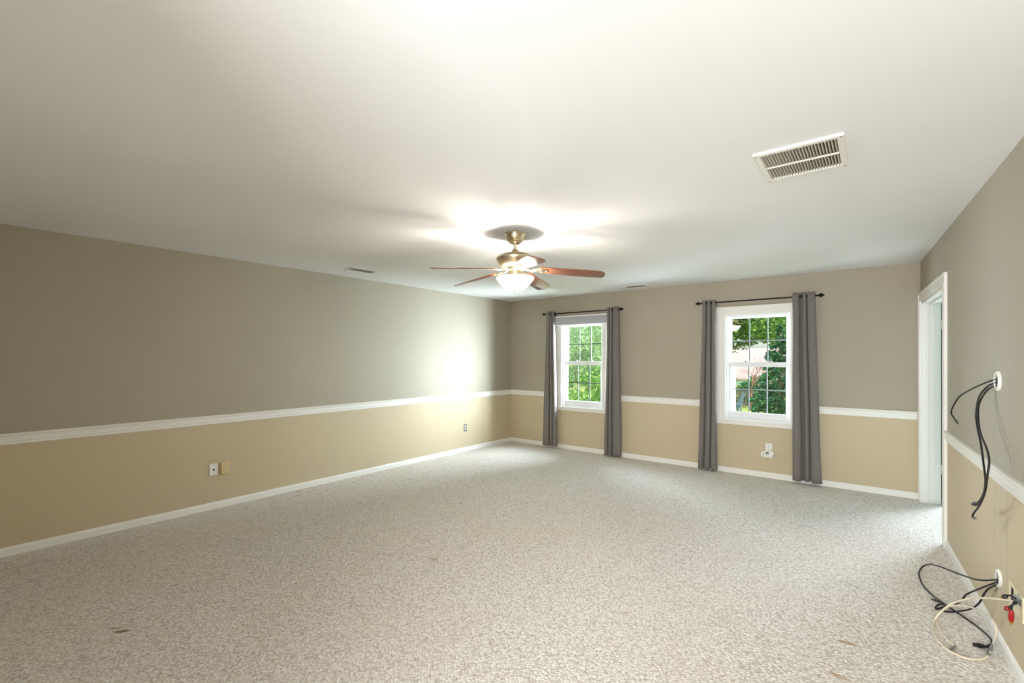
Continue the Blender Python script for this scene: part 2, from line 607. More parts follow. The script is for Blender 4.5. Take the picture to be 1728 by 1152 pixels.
# wall behind the camera, open on its right to a landing with a tall window
OX = 4.4
m = MB()
m.box(0.0, OX, YF - 0.15, YF, 0.0, H)
m.box(OX, 5.9, YF - 0.15, YF, 2.25, H)
struct(m.build('wall_front', M['wall']))
LY = -8.45
m = MB()
m.box(3.3, 3.45, LY - 0.15, YF - 0.15, 0.0, H)
m.box(6.9, 7.05, LY - 0.15, -4.15, 0.0, H)
m.box(3.45, 4.7, LY - 0.15, LY, 0.0, H)
m.box(5.8, 6.9, LY - 0.15, LY, 0.0, H)
m.box(4.7, 5.8, LY - 0.15, LY, 0.0, 0.5)
m.box(4.7, 5.8, LY - 0.15, LY, 2.2, H)
struct(m.build('wall_landing', M['wall']))

# the next room, seen as a sliver through the doorway
m = MB()
m.box(8.45, 8.6, -4.0, 1.9, 0.0, H)
m.box(5.5, 6.2, 1.75, 1.9, 0.0, H)
m.box(7.6, 8.45, 1.75, 1.9, 0.0, H)
m.box(6.2, 7.6, 1.75, 1.9, 0.0, 0.7)
m.box(6.2, 7.6, 1.75, 1.9, 2.05, H)
m.box(5.5, 5.62, 0.15, 1.75, 0.0, H)
m.box(5.72, 8.45, -4.15, -4.0, 0.0, H)
struct(m.build('wall_next_room', M['teal_wall']))
portal('sky_portal', (6.9, 1.92, 1.37), (math.radians(-90), 0, 0), 1.4, 1.35)

# ------------------------------------------------------------------ trim
BB = [(0.0, 0.0), (0.013, 0.0), (0.013, 0.048), (0.009, 0.058), (0.003, 0.065), (0.0, 0.065)]
RAIL = [(0.0, 0.818), (0.006, 0.818), (0.010, 0.824), (0.010, 0.838), (0.015, 0.843), (0.016, 0.862), (0.012, 0.868),
        (0.013, 0.878), (0.022, 0.886), (0.024, 0.896), (0.018, 0.902), (0.0, 0.902)]
def along_left(prof, y0, y1, name):
    return struct(MB().prism([(u, v) for u, v in prof], 'y', y0, y1).build(name, M['trim']))
def along_back(prof, x0, x1, name):
    return struct(MB().prism([(-u, v) for u, v in prof], 'x', x0, x1).build(name, M['trim']))
def along_right(prof, t0, t1, name):
    return struct(rw_place(MB().prism([(-u, v) for u, v in prof], 'x', t0, t1).build(name, M['trim'])))
along_left(BB, YF, 0.0, 'baseboard_left')
along_back(BB, 0.0, 5.372, 'baseboard_back')
along_right(BB, 1.50, RW_LEN, 'baseboard_right')
along_left(RAIL, YF, 0.0, 'trim_1')
along_back(RAIL, 0.0, 0.955, 'trim_2')
along_back(RAIL, 1.885, 3.41, 'trim_3')
along_back(RAIL, 4.34, 5.362, 'trim_4')
along_right(RAIL, 1.50, RW_LEN, 'trim_5')

# ------------------------------------------------------------------ windows
def casing_profile_frame(m, x0, x1, z0, z1, w, y_face):
    """stepped picture-frame casing round an opening: three sides"""
    e = 0.0007
    for k, (d0, d1, th) in enumerate(((0.0, w, 0.012), (e, 0.02, 0.020), (w - 0.042, w - 0.022, 0.016), (w - 0.016, w - e, 0.022))):
        zb = z0 + e * k
        m.box(x0 - d1, x0 - d0, y_face - th, y_face, zb, z1 + d0)
        m.box(x1 + d0, x1 + d1, y_face - th, y_face, zb, z1 + d0)
        m.box(x0 - d1, x1 + d1, y_face - th, y_face, z1 + d0, z1 + d1)

def sash(m, x0, x1, z0, z1, y0, y1, st, rb, rt):
    m.box(x0, x0 + st, y0, y1, z0, z1, 0.003)
    m.box(x1 - st, x1, y0, y1, z0, z1, 0.003)
    m.box(x0 + st, x1 - st, y0, y1, z0, z0 + rb, 0.003)
    m.box(x0 + st, x1 - st, y0, y1, z1 - rt, z1, 0.003)

def grille(m, x0, x1, z0, z1, y):
    w = 0.0068
    for k in (1, 2):
        x = x0 + (x1 - x0) * k / 3
        m.box(x - w, x + w, y - 0.004, y + 0.004, z0, z1)
    z = (z0 + z1) / 2
    m.box(x0, x1, y - 0.0045, y + 0.0045, z - w, z + w)

def make_window(name, x0, x1, grille_mat, locks):
    root = struct(empty(name, ((x0 + x1) / 2, 0, WZ0)))
    root['label'] = 'white double hung six over six window'
    inv = Matrix.Translation((-(x0 + x1) / 2, 0, -WZ0))
    def part(mb, nm, mat, par=root, smooth=None):
        bmesh.ops.transform(mb.bm, matrix=inv, verts=mb.bm.verts[:])
        return mb.build(nm, mat, par, smooth)
    m = MB()
    casing_profile_frame(m, x0, x1, 0.655, WZ1, 0.105, 0.0)
    part(m, 'casing', M['trim'])
    m = MB()
    m.box(x0 - 0.11, x1 + 0.11, -0.034, 0.0, 0.655, 0.678, 0.004)
    part(m, 'stool', M['trim'])
    part(MB().box(x0 - 0.105, x1 + 0.105, -0.02, 0.0, 0.615, 0.655, 0.004), 'apron', M['trim'])
    m = MB()
    m.box(x0, x0 + 0.02, 0.0, WT, WZ0, WZ1)
    m.box(x1 - 0.02, x1, 0.0, WT, WZ0, WZ1)
    m.box(x0 + 0.02, x1 - 0.02, 0.0, WT, WZ0, WZ0 + 0.02)
    m.box(x0 + 0.02, x1 - 0.02, 0.0, WT, WZ1 - 0.02, WZ1)
    for xx in (x0 + 0.02, x1 - 0.03):       # stops
        m.box(xx, xx + 0.010, 0.015, 0.03, WZ0 + 0.02, WZ1 - 0.02)
    part(m, 'jamb', M['vinyl'])
    ax, bx = x0 + 0.021, x1 - 0.021
    gl, gr = x0 + 0.055, x1 - 0.055
    up = MB()
    sash(up, ax, bx, 1.345, WZ1 - 0.021, 0.082, 0.118, 0.034, 0.045, 0.022)
    us = part(up, 'upper_sash', M['vinyl'])
    part(MB().box(gl - .004, gr + .004, 0.098, 0.102, 1.386, 1.961), 'pane', M['glass'], us)
    g = MB(); grille(g, gl, gr, 1.386, 1.961, 0.108)
    part(g, 'grille', grille_mat, us)
    lo = MB()
    sash(lo, ax, bx, WZ0 + 0.021, 1.402, 0.036, 0.074, 0.034, 0.078, 0.058)
    ls = part(lo, 'lower_sash', M['vinyl'])
    part(MB().box(gl - .004, gr + .004, 0.052, 0.056, 0.770, 1.348), 'pane', M['glass'], ls)
    g = MB(); grille(g, gl, gr, 0.770, 1.348, 0.062)
    part(g, 'grille', grille_mat, ls)
    if locks:
        for f in (0.30, 0.70):
            x = ax + (bx - ax) * f
            lk = MB().box(x - 0.022, x + 0.022, 0.04, 0.07, 1.402, 1.410, 0.002)
            lk.box(x - 0.006, x + 0.022, 0.045, 0.06, 1.410, 1.420, 0.002)
            part(lk, 'sash_lock', M['steel'], ls)
    return root
make_window('window_1', *WIN[0], M['grille_dark'], True)
make_window('window_2', *WIN[1], M['grille_grey'], True)

# landing window behind the camera
root = struct(empty('window_3', (4.7, LY, 0.5)))
m = MB()
wdt, hgt = 1.1, 1.7
m.box(0, .05, -0.1, -0.04, 0, hgt); m.box(wdt - .05, wdt, -0.1, -0.04, 0, hgt)
m.box(0.05, wdt - .05, -0.1, -0.04, 0, 0.05); m.box(0.05, wdt - .05, -0.1, -0.04, hgt - .05, hgt); m.box(0.05, wdt - .05, -0.1, -0.04, hgt / 2 - .025, hgt / 2 + .025)
m.build('sash', M['vinyl'], root)
MB().box(0.01, wdt - .01, -0.072, -0.068, .01, hgt - .01).build('pane', M['glass'], root)

# ------------------------------------------------------------------ roller shade on the first window
rs = empty('roller_shade', (1.42, 0, 1.975))
tag(rs, 'light grey rolled-up window shade across the top of the left window', 'window shade')
MB().box(-0.49, 0.49, -0.075, -0.0225, 0.012, 0.125, 0.006).build('cassette', M['shade_fabric'], rs)
MB().box(-0.495, 0.495, -0.079, -0.0225, 0.125, 0.145, 0.003).build('head_rail', M['vinyl'], rs)
MB().box(-0.485, 0.485, -0.062, -0.045, -0.004, 0.012, 0.003).build('bottom_bar', M['vinyl'], rs)

# ------------------------------------------------------------------ curtain rods and curtains
RY = -0.09
def curtain_rod(x0, x1, z, brackets, label):
    root = empty('curtain_rod', ((x0 + x1) / 2, RY, z))
    tag(root, label, 'curtain rod', 'bronze curtain rods')
    hw = (x1 - x0) / 2
    MB().cyl((-hw, 0, 0), (hw, 0, 0), 0.0085, 16).build('rod', M['rod'], root, 40)
    prof = [(0.0, 0.0), (0.010, 0.0), (0.012, 0.008), (0.009, 0.014), (0.022, 0.028), (0.024, 0.034), (0.018, 0.046), (0.011, 0.057), (0.008, 0.061), (0.003, 0.070), (0.0, 0.072)]
    for s in (-1, 1):
        mt = Matrix.Translation((s * hw, 0, 0)) @ Matrix.Rotation(math.radians(90 * s), 4, 'Y')
        MB().lathe(prof, 20, mat=mt).build('finial', M['rod'], root, 40)
    for bx in brackets:
        b = MB()
        lx = bx - (x0 + x1) / 2
        b.cyl((lx, -RY, -0.02), (lx, -0.0, -0.018), 0.006, 12)
        b.lathe([(0, 0), (0.018, 0), (0.018, 0.006), (0.008, 0.012), (0, 0.012)], 16, mat=Matrix.Translation((lx, -RY, -0.02)) @ Matrix.Rotation(math.radians(90), 4, 'X'))
        b.tube([(lx, 0.0, -0.018), (lx, -0.012, -0.012), (lx, -0.0145, 0.0), (lx, -0.012, 0.008)], 0.004, 8)
        b.build('bracket', M['rod'], root, 40)
    return root
curtain_rod(0.80, 2.09, 2.164, (0.94, 1.905), 'black bronze curtain rod with spear finials above the left window')
curtain_rod(3.235, 4.505, 2.164, (3.395, 4.36), 'black bronze curtain rod with spear finials above the right window')

def curtain(xt0, xt1, xb0, xb1, ztop, zbot, lobes, label, amp=0.04, seed=0):
    """hanging grommet-top panel: a folded sheet of real thickness, wider at the hem.
    lobes: the rounded folds that stand out towards the room, as spans of the panel width; between them the sheet turns back to the wall"""
    rnd = random.Random(seed)
    cxm = (xt0 + xt1) / 2
    root = empty('curtain', (cxm, RY, zbot))
    tag(root, label, 'curtain', 'grey window curtains')
    prof = []                                   # (u, depth) with depth -1 towards the room, +1 towards the wall
    for a, b in lobes:
        c, r = (a + b) / 2, (b - a) / 2
        na = 18
        for k in range(na + 1):
            th = math.radians(-128 + 256 * k / na)
            sx, cy_ = math.sin(th), math.cos(th)
            prof.append((c + r * (abs(sx) ** 0.85) * (1 if sx > 0 else -1), -(abs(cy_) ** 0.7) * (1 if cy_ > 0 else -1.25)))
    nu, nv = len(prof) - 1, 40
    ph2 = rnd.uniform(0, 6)
    front = []
    bm = bmesh.new()
    for j in range(nv + 1):
        v = j / nv
        zz = ztop + (zbot - ztop) * v
        e = v ** 1.3
        xa, xb = xt0 + (xb0 - xt0) * e, xt1 + (xb1 - xt1) * e
        pts = []
        for u, d in prof:
            y = amp * d * (0.85 + 0.15 * math.sin(9 * u + ph2)) * (0.85 + 0.25 * v) + 0.006 * v * math.sin(6 * u + 3 * v + ph2)
            x = xa + (xb - xa) * u + 0.006 * math.sin(2.2 * v * math.pi + ph2 + 4 * u) * v
            dz = 0.004 * math.sin(12 * u + ph2) if j == nv else 0
            pts.append((x - cxm, y, zz - zbot + dz))
        rowf = []
        for i, p in enumerate(pts):
            q0, q1 = Vector(pts[max(0, i - 1)]), Vector(pts[min(nu, i + 1)])
            dd = (q1 - q0); dd.z = 0
            nr = Vector((-dd.y, dd.x, 0)).normalized() * 0.0016
            rowf.append((bm.verts.new(Vector(p) - nr), bm.verts.new(Vector(p) + nr)))
        front.append(rowf)
    for j in range(nv):
        for i in range(nu):
            for s in (0, 1):
                q = [front[j][i][s], front[j][i + 1][s], front[j + 1][i + 1][s], front[j + 1][i][s]]
                bm.faces.new(q if s == 0 else q[::-1])
    for j in range(nv):
        for i in (0, nu):
            q = [front[j][i][0], front[j][i][1], front[j + 1][i][1], front[j + 1][i][0]]
            bm.faces.new(q if i else q[::-1])
    for i in range(nu):
        for j in (0, nv):
            q = [front[j][i][0], front[j][i + 1][0], front[j][i + 1][1], front[j][i][1]]
            bm.faces.new(q if j else q[::-1])
    mb = MB(); mb.bm.free(); mb.bm = bm
    mb.build('panel', M['curtain'], root, 180)
    # metal grommets where the rod passes through the sides of the folds
    for a, b in lobes:
        for u in (a, b):
            x = xt0 + (xt1 - xt0) * u
            MB().lathe([(0.011, -0.003), (0.020, -0.003), (0.021, 0.0), (0.020, 0.003), (0.011, 0.003)], 20,
                       mat=Matrix.Translation((x - cxm, 0, 2.164 - zbot)) @ Matrix.Rotation(math.radians(90), 4, 'Y'),
                       closed=True).build('grommet', M['rod'], root, 40)
    return root
curtain(0.825, 0.972, 0.745, 1.015, 2.202, 0.035, [(0, .44), (.53, .73), (.80, 1)], 'narrow grey curtain on the left side of the left window', seed=1, amp=0.038)
curtain(1.90, 2.085, 1.855, 2.118, 2.202, 0.020, [(0, .22), (.29, .44), (.52, 1)], 'grey curtain on the right side of the left window', seed=2, amp=0.040)
curtain(3.262, 3.42, 3.20, 3.44, 2.196, 0.020, [(0, .26), (.36, .62), (.72, 1)], 'narrow grey curtain on the left side of the right window', seed=3, amp=0.040)
curtain(4.265, 4.488, 4.262, 4.553, 2.207, 0.038, [(0, .30), (.44, .60), (.66, 1)], 'widest grey curtain, on the right side of the right window', seed=4, amp=0.048)

# ------------------------------------------------------------------ wall plates, outlets and the alarm
def plate_frame(name, loc, facing, label, cat, group=None):
    """local x across the plate, z up, y = out of the wall negative"""
    root = empty(name, loc, facing)
    tag(root, label, cat, group)
    return root
LEFT_FACE = math.radians(90)        # local -y points to +x of the room
BACK_FACE = 0.0                     # local -y points to -y
p = plate_frame('coax_wall_plate', (0.0, -4.62, 0.377), LEFT_FACE, 'white cable jack plate on the left wall, left of the ivory outlet', 'wall plate')
MB().box(-0.0365, 0.0365, -0.006, 0.0, -0.057, 0.057, 0.003).build('plate', M['white_plastic'], p)
m = MB().lathe([(0, 0), (0.0085, 0), (0.0085, 0.002), (0.0048, 0.002), (0.0048, 0.011), (0.0, 0.011)], 16, mat=Matrix.Translation((0, -0.006, 0)) @ Matrix.Rotation(math.radians(90), 4, 'X'))
m.build('jack', M['black_plastic'], p, 40)
for zz in (-0.042, 0.042):
    MB().lathe([(0, 0), (0.004, 0), (0.003, 0.0015), (0, 0.0015)], 12, mat=Matrix.Translation((0, -0.006, zz)) @ Matrix.Rotation(math.radians(90), 4, 'X')).build('screw', M['screw'], p, 40)

def outlet_faces(p, mat_face, mat_slot, yy, par):
    for zz in (0.0195, -0.0195):
        f = MB()
        pts = [(0.0165 * math.cos(a) if abs(math.cos(a)) > .3 else 0.0165 * math.cos(a), max(-0.0125, min(0.0125, 0.0165 * math.sin(a)))) for a in [k * 2 * math.pi / 28 for k in range(28)]]
        f.prism([(x, z + zz) for x, z in pts], 'y', yy - 0.002, yy)
        fo = f.build('receptacle', mat_face, par)
        s = MB()
        s.box(-0.0075, -0.0050, yy - 0.0028, yy - 0.001, zz - 0.001, zz + 0.008)
        s.box(0.0050, 0.0072, yy - 0.0028, yy - 0.001, zz + 0.000, zz + 0.0075)
        s.lathe([(0, 0), (0.003, 0), (0.003, 0.0018), (0, 0.0018)], 10, mat=Matrix.Translation((0, yy - 0.001, zz - 0.0065)) @ Matrix.Rotation(math.radians(90), 4, 'X'))
        s.build('slots', mat_slot, fo)
p = plate_frame('duplex_outlet', (0.0, -4.523, 0.379), LEFT_FACE, 'ivory duplex outlet standing proud of the left wall, right of the white jack plate', 'outlet')
MB().box(-0.036, 0.036, -0.02, 0.0, -0.057, 0.057, 0.004).build('plate', M['ivory_plastic'], p)
outlet_faces(p, M['beige_plastic'], M['black_plastic'], -0.02, p)
MB().lathe([(0, 0), (0.0035, 0), (0.003, 0.0015), (0, 0.0015)], 12, mat=Matrix.Translation((0, -0.02, 0)) @ Matrix.Rotation(math.radians(90), 4, 'X')).build('screw', M['screw'], p, 40)
p = plate_frame('duplex_outlet', (0.0, -1.14, 0.366), LEFT_FACE, 'small grey duplex outlet on the left wall nearest the far corner', 'outlet')
MB().box(-0.036, 0.036, -0.006, 0.0, -0.057, 0.057, 0.003).build('plate', M['grey_plastic'], p)
outlet_faces(p, M['white_plastic'], M['black_plastic'], -0.006, p)
p = plate_frame('duplex_outlet', (4.006, 0.0, 0.362), BACK_FACE, 'white outlet behind the plug-in alarm under the right window', 'outlet')
MB().box(-0.036, 0.036, -0.006, 0.0, -0.057, 0.057, 0.003).build('plate', M['white_plastic'], p)
outlet_faces(p, M['white_plastic'], M['black_plastic'], -0.006, p)
p = plate_frame('plug_in_alarm', (3.997, -0.008, 0.29), BACK_FACE, 'white plug-in gas alarm with black display under the right window', 'alarm')
pts = []
for k in range(13):
    a = math.pi / 2 + math.pi * k / 12
    pts.append((-0.036 + 0.036 * math.cos(a), 0.038 * math.sin(a)))
pts += [(0.050, -0.038), (0.058, -0.031), (0.072, 0.026), (0.070, 0.034), (0.064, 0.038)]
MB().prism(pts, 'y', -0.042, -0.001, 0.005).build('body', M['white_plastic'], p, 40)
MB().box(-0.018, 0.018, -0.0435, -0.041, 0.010, 0.026, 0.0005).build('display', M['black_plastic'], p)
MB().lathe([(0, 0), (0.006, 0), (0.005, 0.0025), (0, 0.003)], 16, mat=Matrix.Translation((-0.003, -0.042, -0.006)) @ Matrix.Rotation(math.radians(90), 4, 'X')).build('button', M['grey_plastic'], p, 40)
m = MB()
for k in range(5):
    m.box(-0.05, -0.034, -0.0428, -0.0415, -0.012 + k * 0.006, -0.0095 + k * 0.006)
m.build('speaker_slots', M['grey_plastic'], p)

# ------------------------------------------------------------------ ceiling registers
def big_register():
    root = empty('ceiling_register', (4.735, -3.658, H))
    tag(root, 'large white slatted air register on the ceiling near the right wall', 'ceiling vent', 'white ceiling registers')
    hx, hy = 0.18, 0.205
    m = MB()
    fr = 0.028
    for (a, b, c, d) in ((-hx, hx, -hy, -hy + fr), (-hx, hx, hy - fr, hy), (-hx, -hx + fr, -hy + fr, hy - fr), (hx - fr, hx, -hy + fr, hy - fr)):
        m.box(a, b, c, d, -0.014, 0.0, 0.003)
    m.build('frame', M['register'], root)
    MB().box(-hx + fr, hx - fr, -hy + fr, hy - fr, -0.0012, -0.0002).build('duct_opening', M['duct'], root)
    n = 24
    s = MB()
    for k in range(n):
        x = -hx + fr + (2 * hx - 2 * fr) * (k + 0.5) / n
        mt = Matrix.Translation((x, 0, -0.008)) @ Matrix.Rotation(math.radians(14), 4, 'Y')
        s.box(-0.0013, 0.0013, -hy + fr, hy - fr, -0.0065, 0.0065, 0, mt)
    s.build('slats', M['slat'], root)
    MB().box(-hx + fr, hx - fr, -0.006, 0.006, -0.0155, -0.008, 0.001).build('crossbar', M['register'], root)
    for sx in (-1, 1):
        for sy in (-1, 1):
            MB().lathe([(0, 0), (0.005, 0), (0.004, -0.002), (0, -0.0025)], 12, center=(sx * (hx - 0.012), sy * (hy - 0.012), -0.014)).build('screw', M['screw'], root, 40)
    return root
big_register()
def small_register(x, y, hx, hy, label):
    root = empty('ceiling_register', (x, y, H))
    tag(root, label, 'ceiling vent', 'white ceiling registers')
    m = MB()
    fr = 0.022
    for (a, b, c, d) in ((-hx, hx, -hy, -hy + fr), (-hx, hx, hy - fr, hy), (-hx, -hx + fr, -hy + fr, hy - fr), (hx - fr, hx, -hy + fr, hy - fr)):
        m.box(a, b, c, d, -0.010, 0.0, 0.003)
    m.build('frame', M['register'], root)
    MB().box(-hx + fr, hx - fr, -hy + fr, hy - fr, -0.0012, -0.0002).build('duct_opening', M['duct'], root)
    s = MB()
    longx = hx > hy
    L = (hy if longx else hx) - fr
    for k in range(6):
        c = -L + 2 * L * (k + 0.5) / 6
        if longx:
            mt = Matrix.Translation((0, c, -0.006)) @ Matrix.Rotation(math.radians(25 if k < 3 else -25), 4, 'X')
            s.box(-hx + fr, hx - fr, -0.001, 0.001, -0.004, 0.004, 0, mt)
        else:
            mt = Matrix.Translation((c, 0, -0.006)) @ Matrix.Rotation(math.radians(25 if k < 3 else -25), 4, 'Y')
            s.box(-0.001, 0.001, -hy + fr, hy - fr, -0.004, 0.004, 0, mt)
    s.build('slats', M['slat_grey'], root)
    return root
small_register(0.51, -3.32, 0.085, 0.165, 'small white air register on the ceiling above the left wall')
small_register(2.46, -0.35, 0.155, 0.085, 'small white air register on the ceiling by the window wall')

# ------------------------------------------------------------------ ceiling fan
FC = (2.785, -3.45, H)
fan = empty('ceiling_fan', FC)
tag(fan, 'brass five-blade ceiling fan with a lit bowl light, hanging mid-room', 'ceiling fan')
def z(v): return v - H
MB().lathe([(0, 0), (0.086, 0), (0.087, -0.006), (0.084, -0.012), (0.078, -0.014), (0.074, -0.030), (0.062, -0.056), (0.050, -0.070), (0.044, -0.073), (0.042, -0.079), (0.018, -0.080), (0, -0.080)], 40).build('canopy', M['nickel'], fan, 35)
MB().lathe([(0.012, -0.075), (0.012, z(2.318)), (0.020, z(2.316)), (0.022, z(2.306)), (0.027, z(2.300)), (0.036, z(2.284)), (0.0, z(2.283))], 24).build('downrod', M['nickel'], fan, 35)
MB().lathe([(0.0, z(2.286)), (0.045, z(2.285)), (0.095, z(2.276)), (0.132, z(2.262)), (0.149, z(2.246)), (0.150, z(2.236)), (0.146, z(2.226)), (0.137, z(2.212)), (0.130, z(2.192)), (0.112, z(2.176)), (0.090, z(2.170)), (0.0, z(2.169))], 48).build('motor_housing', M['nickel'], fan, 35)
MB().lathe([(0.0, z(2.170)), (0.075, z(2.170)), (0.075, z(2.150)), (0.056, z(2.146)), (0.055, z(2.106)), (0.068, z(2.100)), (0.070, z(2.092)), (0.0, z(2.090))], 36).build('switch_housing', M['nickel'], fan, 35)
outer = [(0.147, z(2.090)), (0.149, z(2.087)), (0.145, z(2.078)), (0.131, z(2.060)), (0.112, z(2.038)), (0.088, z(2.015)), (0.060, z(2.000)), (0.030, z(1.994)), (0.008, z(1.993))]
inner = [(r - 0.004 if r > 0.02 else r, zz + 0.004) for r, zz in outer][::-1]
MB().lathe(outer + inner, 48, closed=True).build('light_bowl', M['bowl'], fan, 60)
MB().lathe([(0, z(1.999)), (0.017, z(1.996)), (0.019, z(1.990)), (0.013, z(1.984)), (0.007, z(1.980)), (0.010, z(1.974)), (0.008, z(1.967)), (0.003, z(1.961)), (0, z(1.960))], 20).build('finial', M['nickel'], fan, 40)
for k in range(3):
    a = 2 * math.pi * k / 3 + 0.4
    bx, by = 0.070 * math.cos(a), 0.070 * math.sin(a)
    MB().lathe([(0, -0.042), (0.014, -0.038), (0.022, -0.024), (0.023, -0.012), (0.016, 0.004), (0.011, 0.012), (0, 0.013)], 16, center=(bx, by, z(2.064))).build('bulb', M['bulb'], fan, 60)

def blade_mesh():
    m = MB()
    r0, r1 = 0.185, 0.70
    pts = []
    L = [(0.0, 0.043), (0.03, 0.050), (0.12, 0.056), (0.25, 0.062), (0.38, 0.066), (0.455, 0.066), (0.49, 0.058), (0.508, 0.042), (0.515, 0.020)]
    pts = [(x, y) for x, y in L] + [(x, -y) for x, y in reversed(L)]
    m.prism(pts, 'z', -0.003, 0.003, 0.0015)
    return m
def iron_mesh():
    m = MB()
    m.tube([(-0.115, 0, -0.001), (-0.09, 0, -0.002), (-0.05, 0, -0.012), (-0.02, 0, -0.008)], [0.011, 0.010, 0.009, 0.009], 10)
    pts = [(-0.05, 0.010), (-0.02, 0.030), (0.02, 0.038), (0.045, 0.026), (0.075, 0.013), (0.082, 0.0)]
    pts = pts + [(x, -y) for x, y in reversed(pts[:-1])]
    m.prism(pts, 'z', -0.009, -0.003, 0.0015)
    for sx, sy in ((0.02, 0.024), (0.02, -0.024), (0.062, 0.0)):
        m.lathe([(0, 0), (0.006, 0), (0.004, -0.003), (0, -0.0035)], 10, center=(sx, sy, -0.009))
    return m
blade0 = blade_mesh().build('blade', M['blade'], fan, 40)
iron0 = iron_mesh().build('blade_iron', M['nickel'], blade0, 40)
for k in range(5):
    b = blade0 if k == 0 else blade0.copy()
    if k:
        COL.objects.link(b)
        b.parent = fan
        i2 = iron0.copy()
        COL.objects.link(i2)
        i2.parent = b
    ang = math.radians(66 + 72 * k) + YAW
    mt = Matrix.Rotation(ang, 4, 'Z') @ Matrix.Translation((0.185, 0, z(2.150))) @ Matrix.Rotation(math.radians(5.5), 4, 'Y') @ Matrix.Rotation(math.radians(-13), 4, 'X')
    b.matrix_local = mt

# ------------------------------------------------------------------ doorway at the right
door = struct(empty('door_1', P0, RW_ROT))
door['label'] = 'white cased doorway in the right wall beside the far corner'
def cas(m, t0, t1, z0, z1):
    m.box(t0, t1, -0.016, 0.0, z0, z1, 0.002)
m = MB()
cw = 0.090
for k, (d0, d1, th) in enumerate(((0.0, cw, 0.013), (0.0007, 0.018, 0.018), (cw - 0.020, cw - 0.0007, 0.020))):
    zt = DZ + 0.006
    m.box(DT0 - 0.006 - d1, DT0 - 0.006 - d0, -th, 0.0, 0.0005 * k, zt + d0)
    m.box(DT1 + 0.006 + d0, DT1 + 0.006 + d1, -th, 0.0, 0.0005 * k, zt + d0)
    m.box(DT0 - 0.006 - d1, DT1 + 0.006 + d1, -th, 0.0, zt + d0, zt + d1)
m.build('casing', M['trim'], door)
m = MB()
m.box(DT0 - 0.006, DT0 + 0.014, -0.002, 0.142, 0, DZ, 0.001)
m.box(DT1 - 0.014, DT1 + 0.006, -0.002, 0.142, 0, DZ, 0.001)
m.box(DT0 + 0.014, DT1 - 0.014, -0.002, 0.142, DZ - 0.018, DZ + 0.002, 0.001)
m.box(DT0 + 0.014, DT0 + 0.026, 0.055, 0.095, 0, DZ - .018, 0.002)
m.box(DT0 + 0.026, DT1 - 0.026, 0.055, 0.095, DZ - 0.03, DZ - .018, 0.002)
m.build('jamb', M['trim'], door)
# the leaf, swung right back into the next room
LA = math.radians(164)
leaf_root = Matrix.Translation((DT0 + 0.016, 0.150, 0)) @ Matrix.Rotation(LA, 4, 'Z')
m = MB()
m.box(0.004, 0.76, -0.035, 0.0, 0.012, 2.0, 0.002)
leaf = m.build('leaf', M['door_paint'], door)
leaf.matrix_local = leaf_root
m = MB()
for px0, px1 in ((0.11, 0.34), (0.42, 0.65)):
    for pz0, pz1 in ((0.2, 0.85), (1.0, 1.55), (1.65, 1.88)):
        m.box(px0, px1, -0.040, -0.034, pz0, pz1, 0.004)
m.build('raised_panels', M['door_paint'], leaf)
MB().lathe([(0, 0), (0.03, 0), (0.03, 0.006), (0.012, 0.012), (0.012, 0.03), (0.027, 0.042), (0.029, 0.055), (0.02, 0.066), (0, 0.068)], 24,
           mat=Matrix.Translation((0.70, -0.035, 0.93)) @ Matrix.Rotation(math.radians(90), 4, 'X')).build('knob', M['black_plastic'], leaf, 40)
for hz in (0.35, 1.79):
    m = MB()
    m.box(DT0 + 0.0135, DT0 + 0.0165, 0.104, 0.143, hz - 0.045, hz + 0.045, 0.0005)
    m.cyl((DT0 + 0.016, 0.150, hz - 0.046), (DT0 + 0.016, 0.150, hz + 0.046), 0.007, 12)
    m.build('hinge', M['trim'], door, 40)

# ------------------------------------------------------------------ cable grommets, cables, wall plate on the right wall
def grommet(t_, z_, r, ring, label):
    root = empty('cable_grommet', rw(t_, 0, z_), RW_ROT)
    tag(root, label, 'grommet', 'white cable grommets')
    mt = Matrix.Rotation(math.radians(90), 4, 'X')
    MB().lathe([(r - ring, 0.0), (r, 0.0), (r + 0.001, 0.004), (r - 0.003, 0.010), (r - ring + 0.003, 0.012), (r - ring, 0.010)], 36, mat=mt, closed=True).build('ring', M['white_plastic'], root, 50)
    MB().lathe([(0, 0.0005), (r - ring + 0.0005, 0.0005), (r - ring + 0.0005, 0.0015), (0, 0.0015)], 36, mat=mt).build('opening', M['hole'], root)
    return root
grommet(2.925, 1.340, 0.052, 0.016, 'white ring cable grommet high on the right wall, above the chair rail')
grommet(2.945, 0.335, 0.046, 0.014, 'white ring cable grommet low on the right wall, near the carpet')

def cable(name, pts, r, mat, label, cat, group, ends=()):
    P = [rw(*q) for q in pts]
    base = P[0].copy()
    root = empty(name, base)
    tag(root, label, cat, group)
    sp = [q - base for q in spline(P, 7)]
    MB().tube(sp, r, 8).build('cord', mat, root, 180)
    for kind, a, b in ends:
        A, B = rw(*a) - base, rw(*b) - base
        d = (B - A)
        if kind == 'plug':          # moulded flat plug
            m = MB().tube([A - d * .6, A - d * 0.1, A, A + d * 0.55, A + d * 0.56, B], [r * 1.05, r * 1.6, r * 2.3, r * 2.5, r * 1.9, r * 1.9], 10)
            m.build('plug', M['black_plastic'], root, 40)
        elif kind == 'coax':
            m = MB().tube([A, A + d * .35, A + d * .36, A + d * .9, B], [r * 1.25, r * 1.25, r * 1.7, r * 1.7, r * 1.3], 10)
            m.build('connector', M['steel'], root, 40)
        elif kind == 'tip':
            m = MB().tube([A, A + d * .5, A + d * .51, B], [r * 1.5, r * 1.5, r * 0.9, r * 0.8], 10)
            m.build('metal_tip', M['tip'], root, 40)
    return root
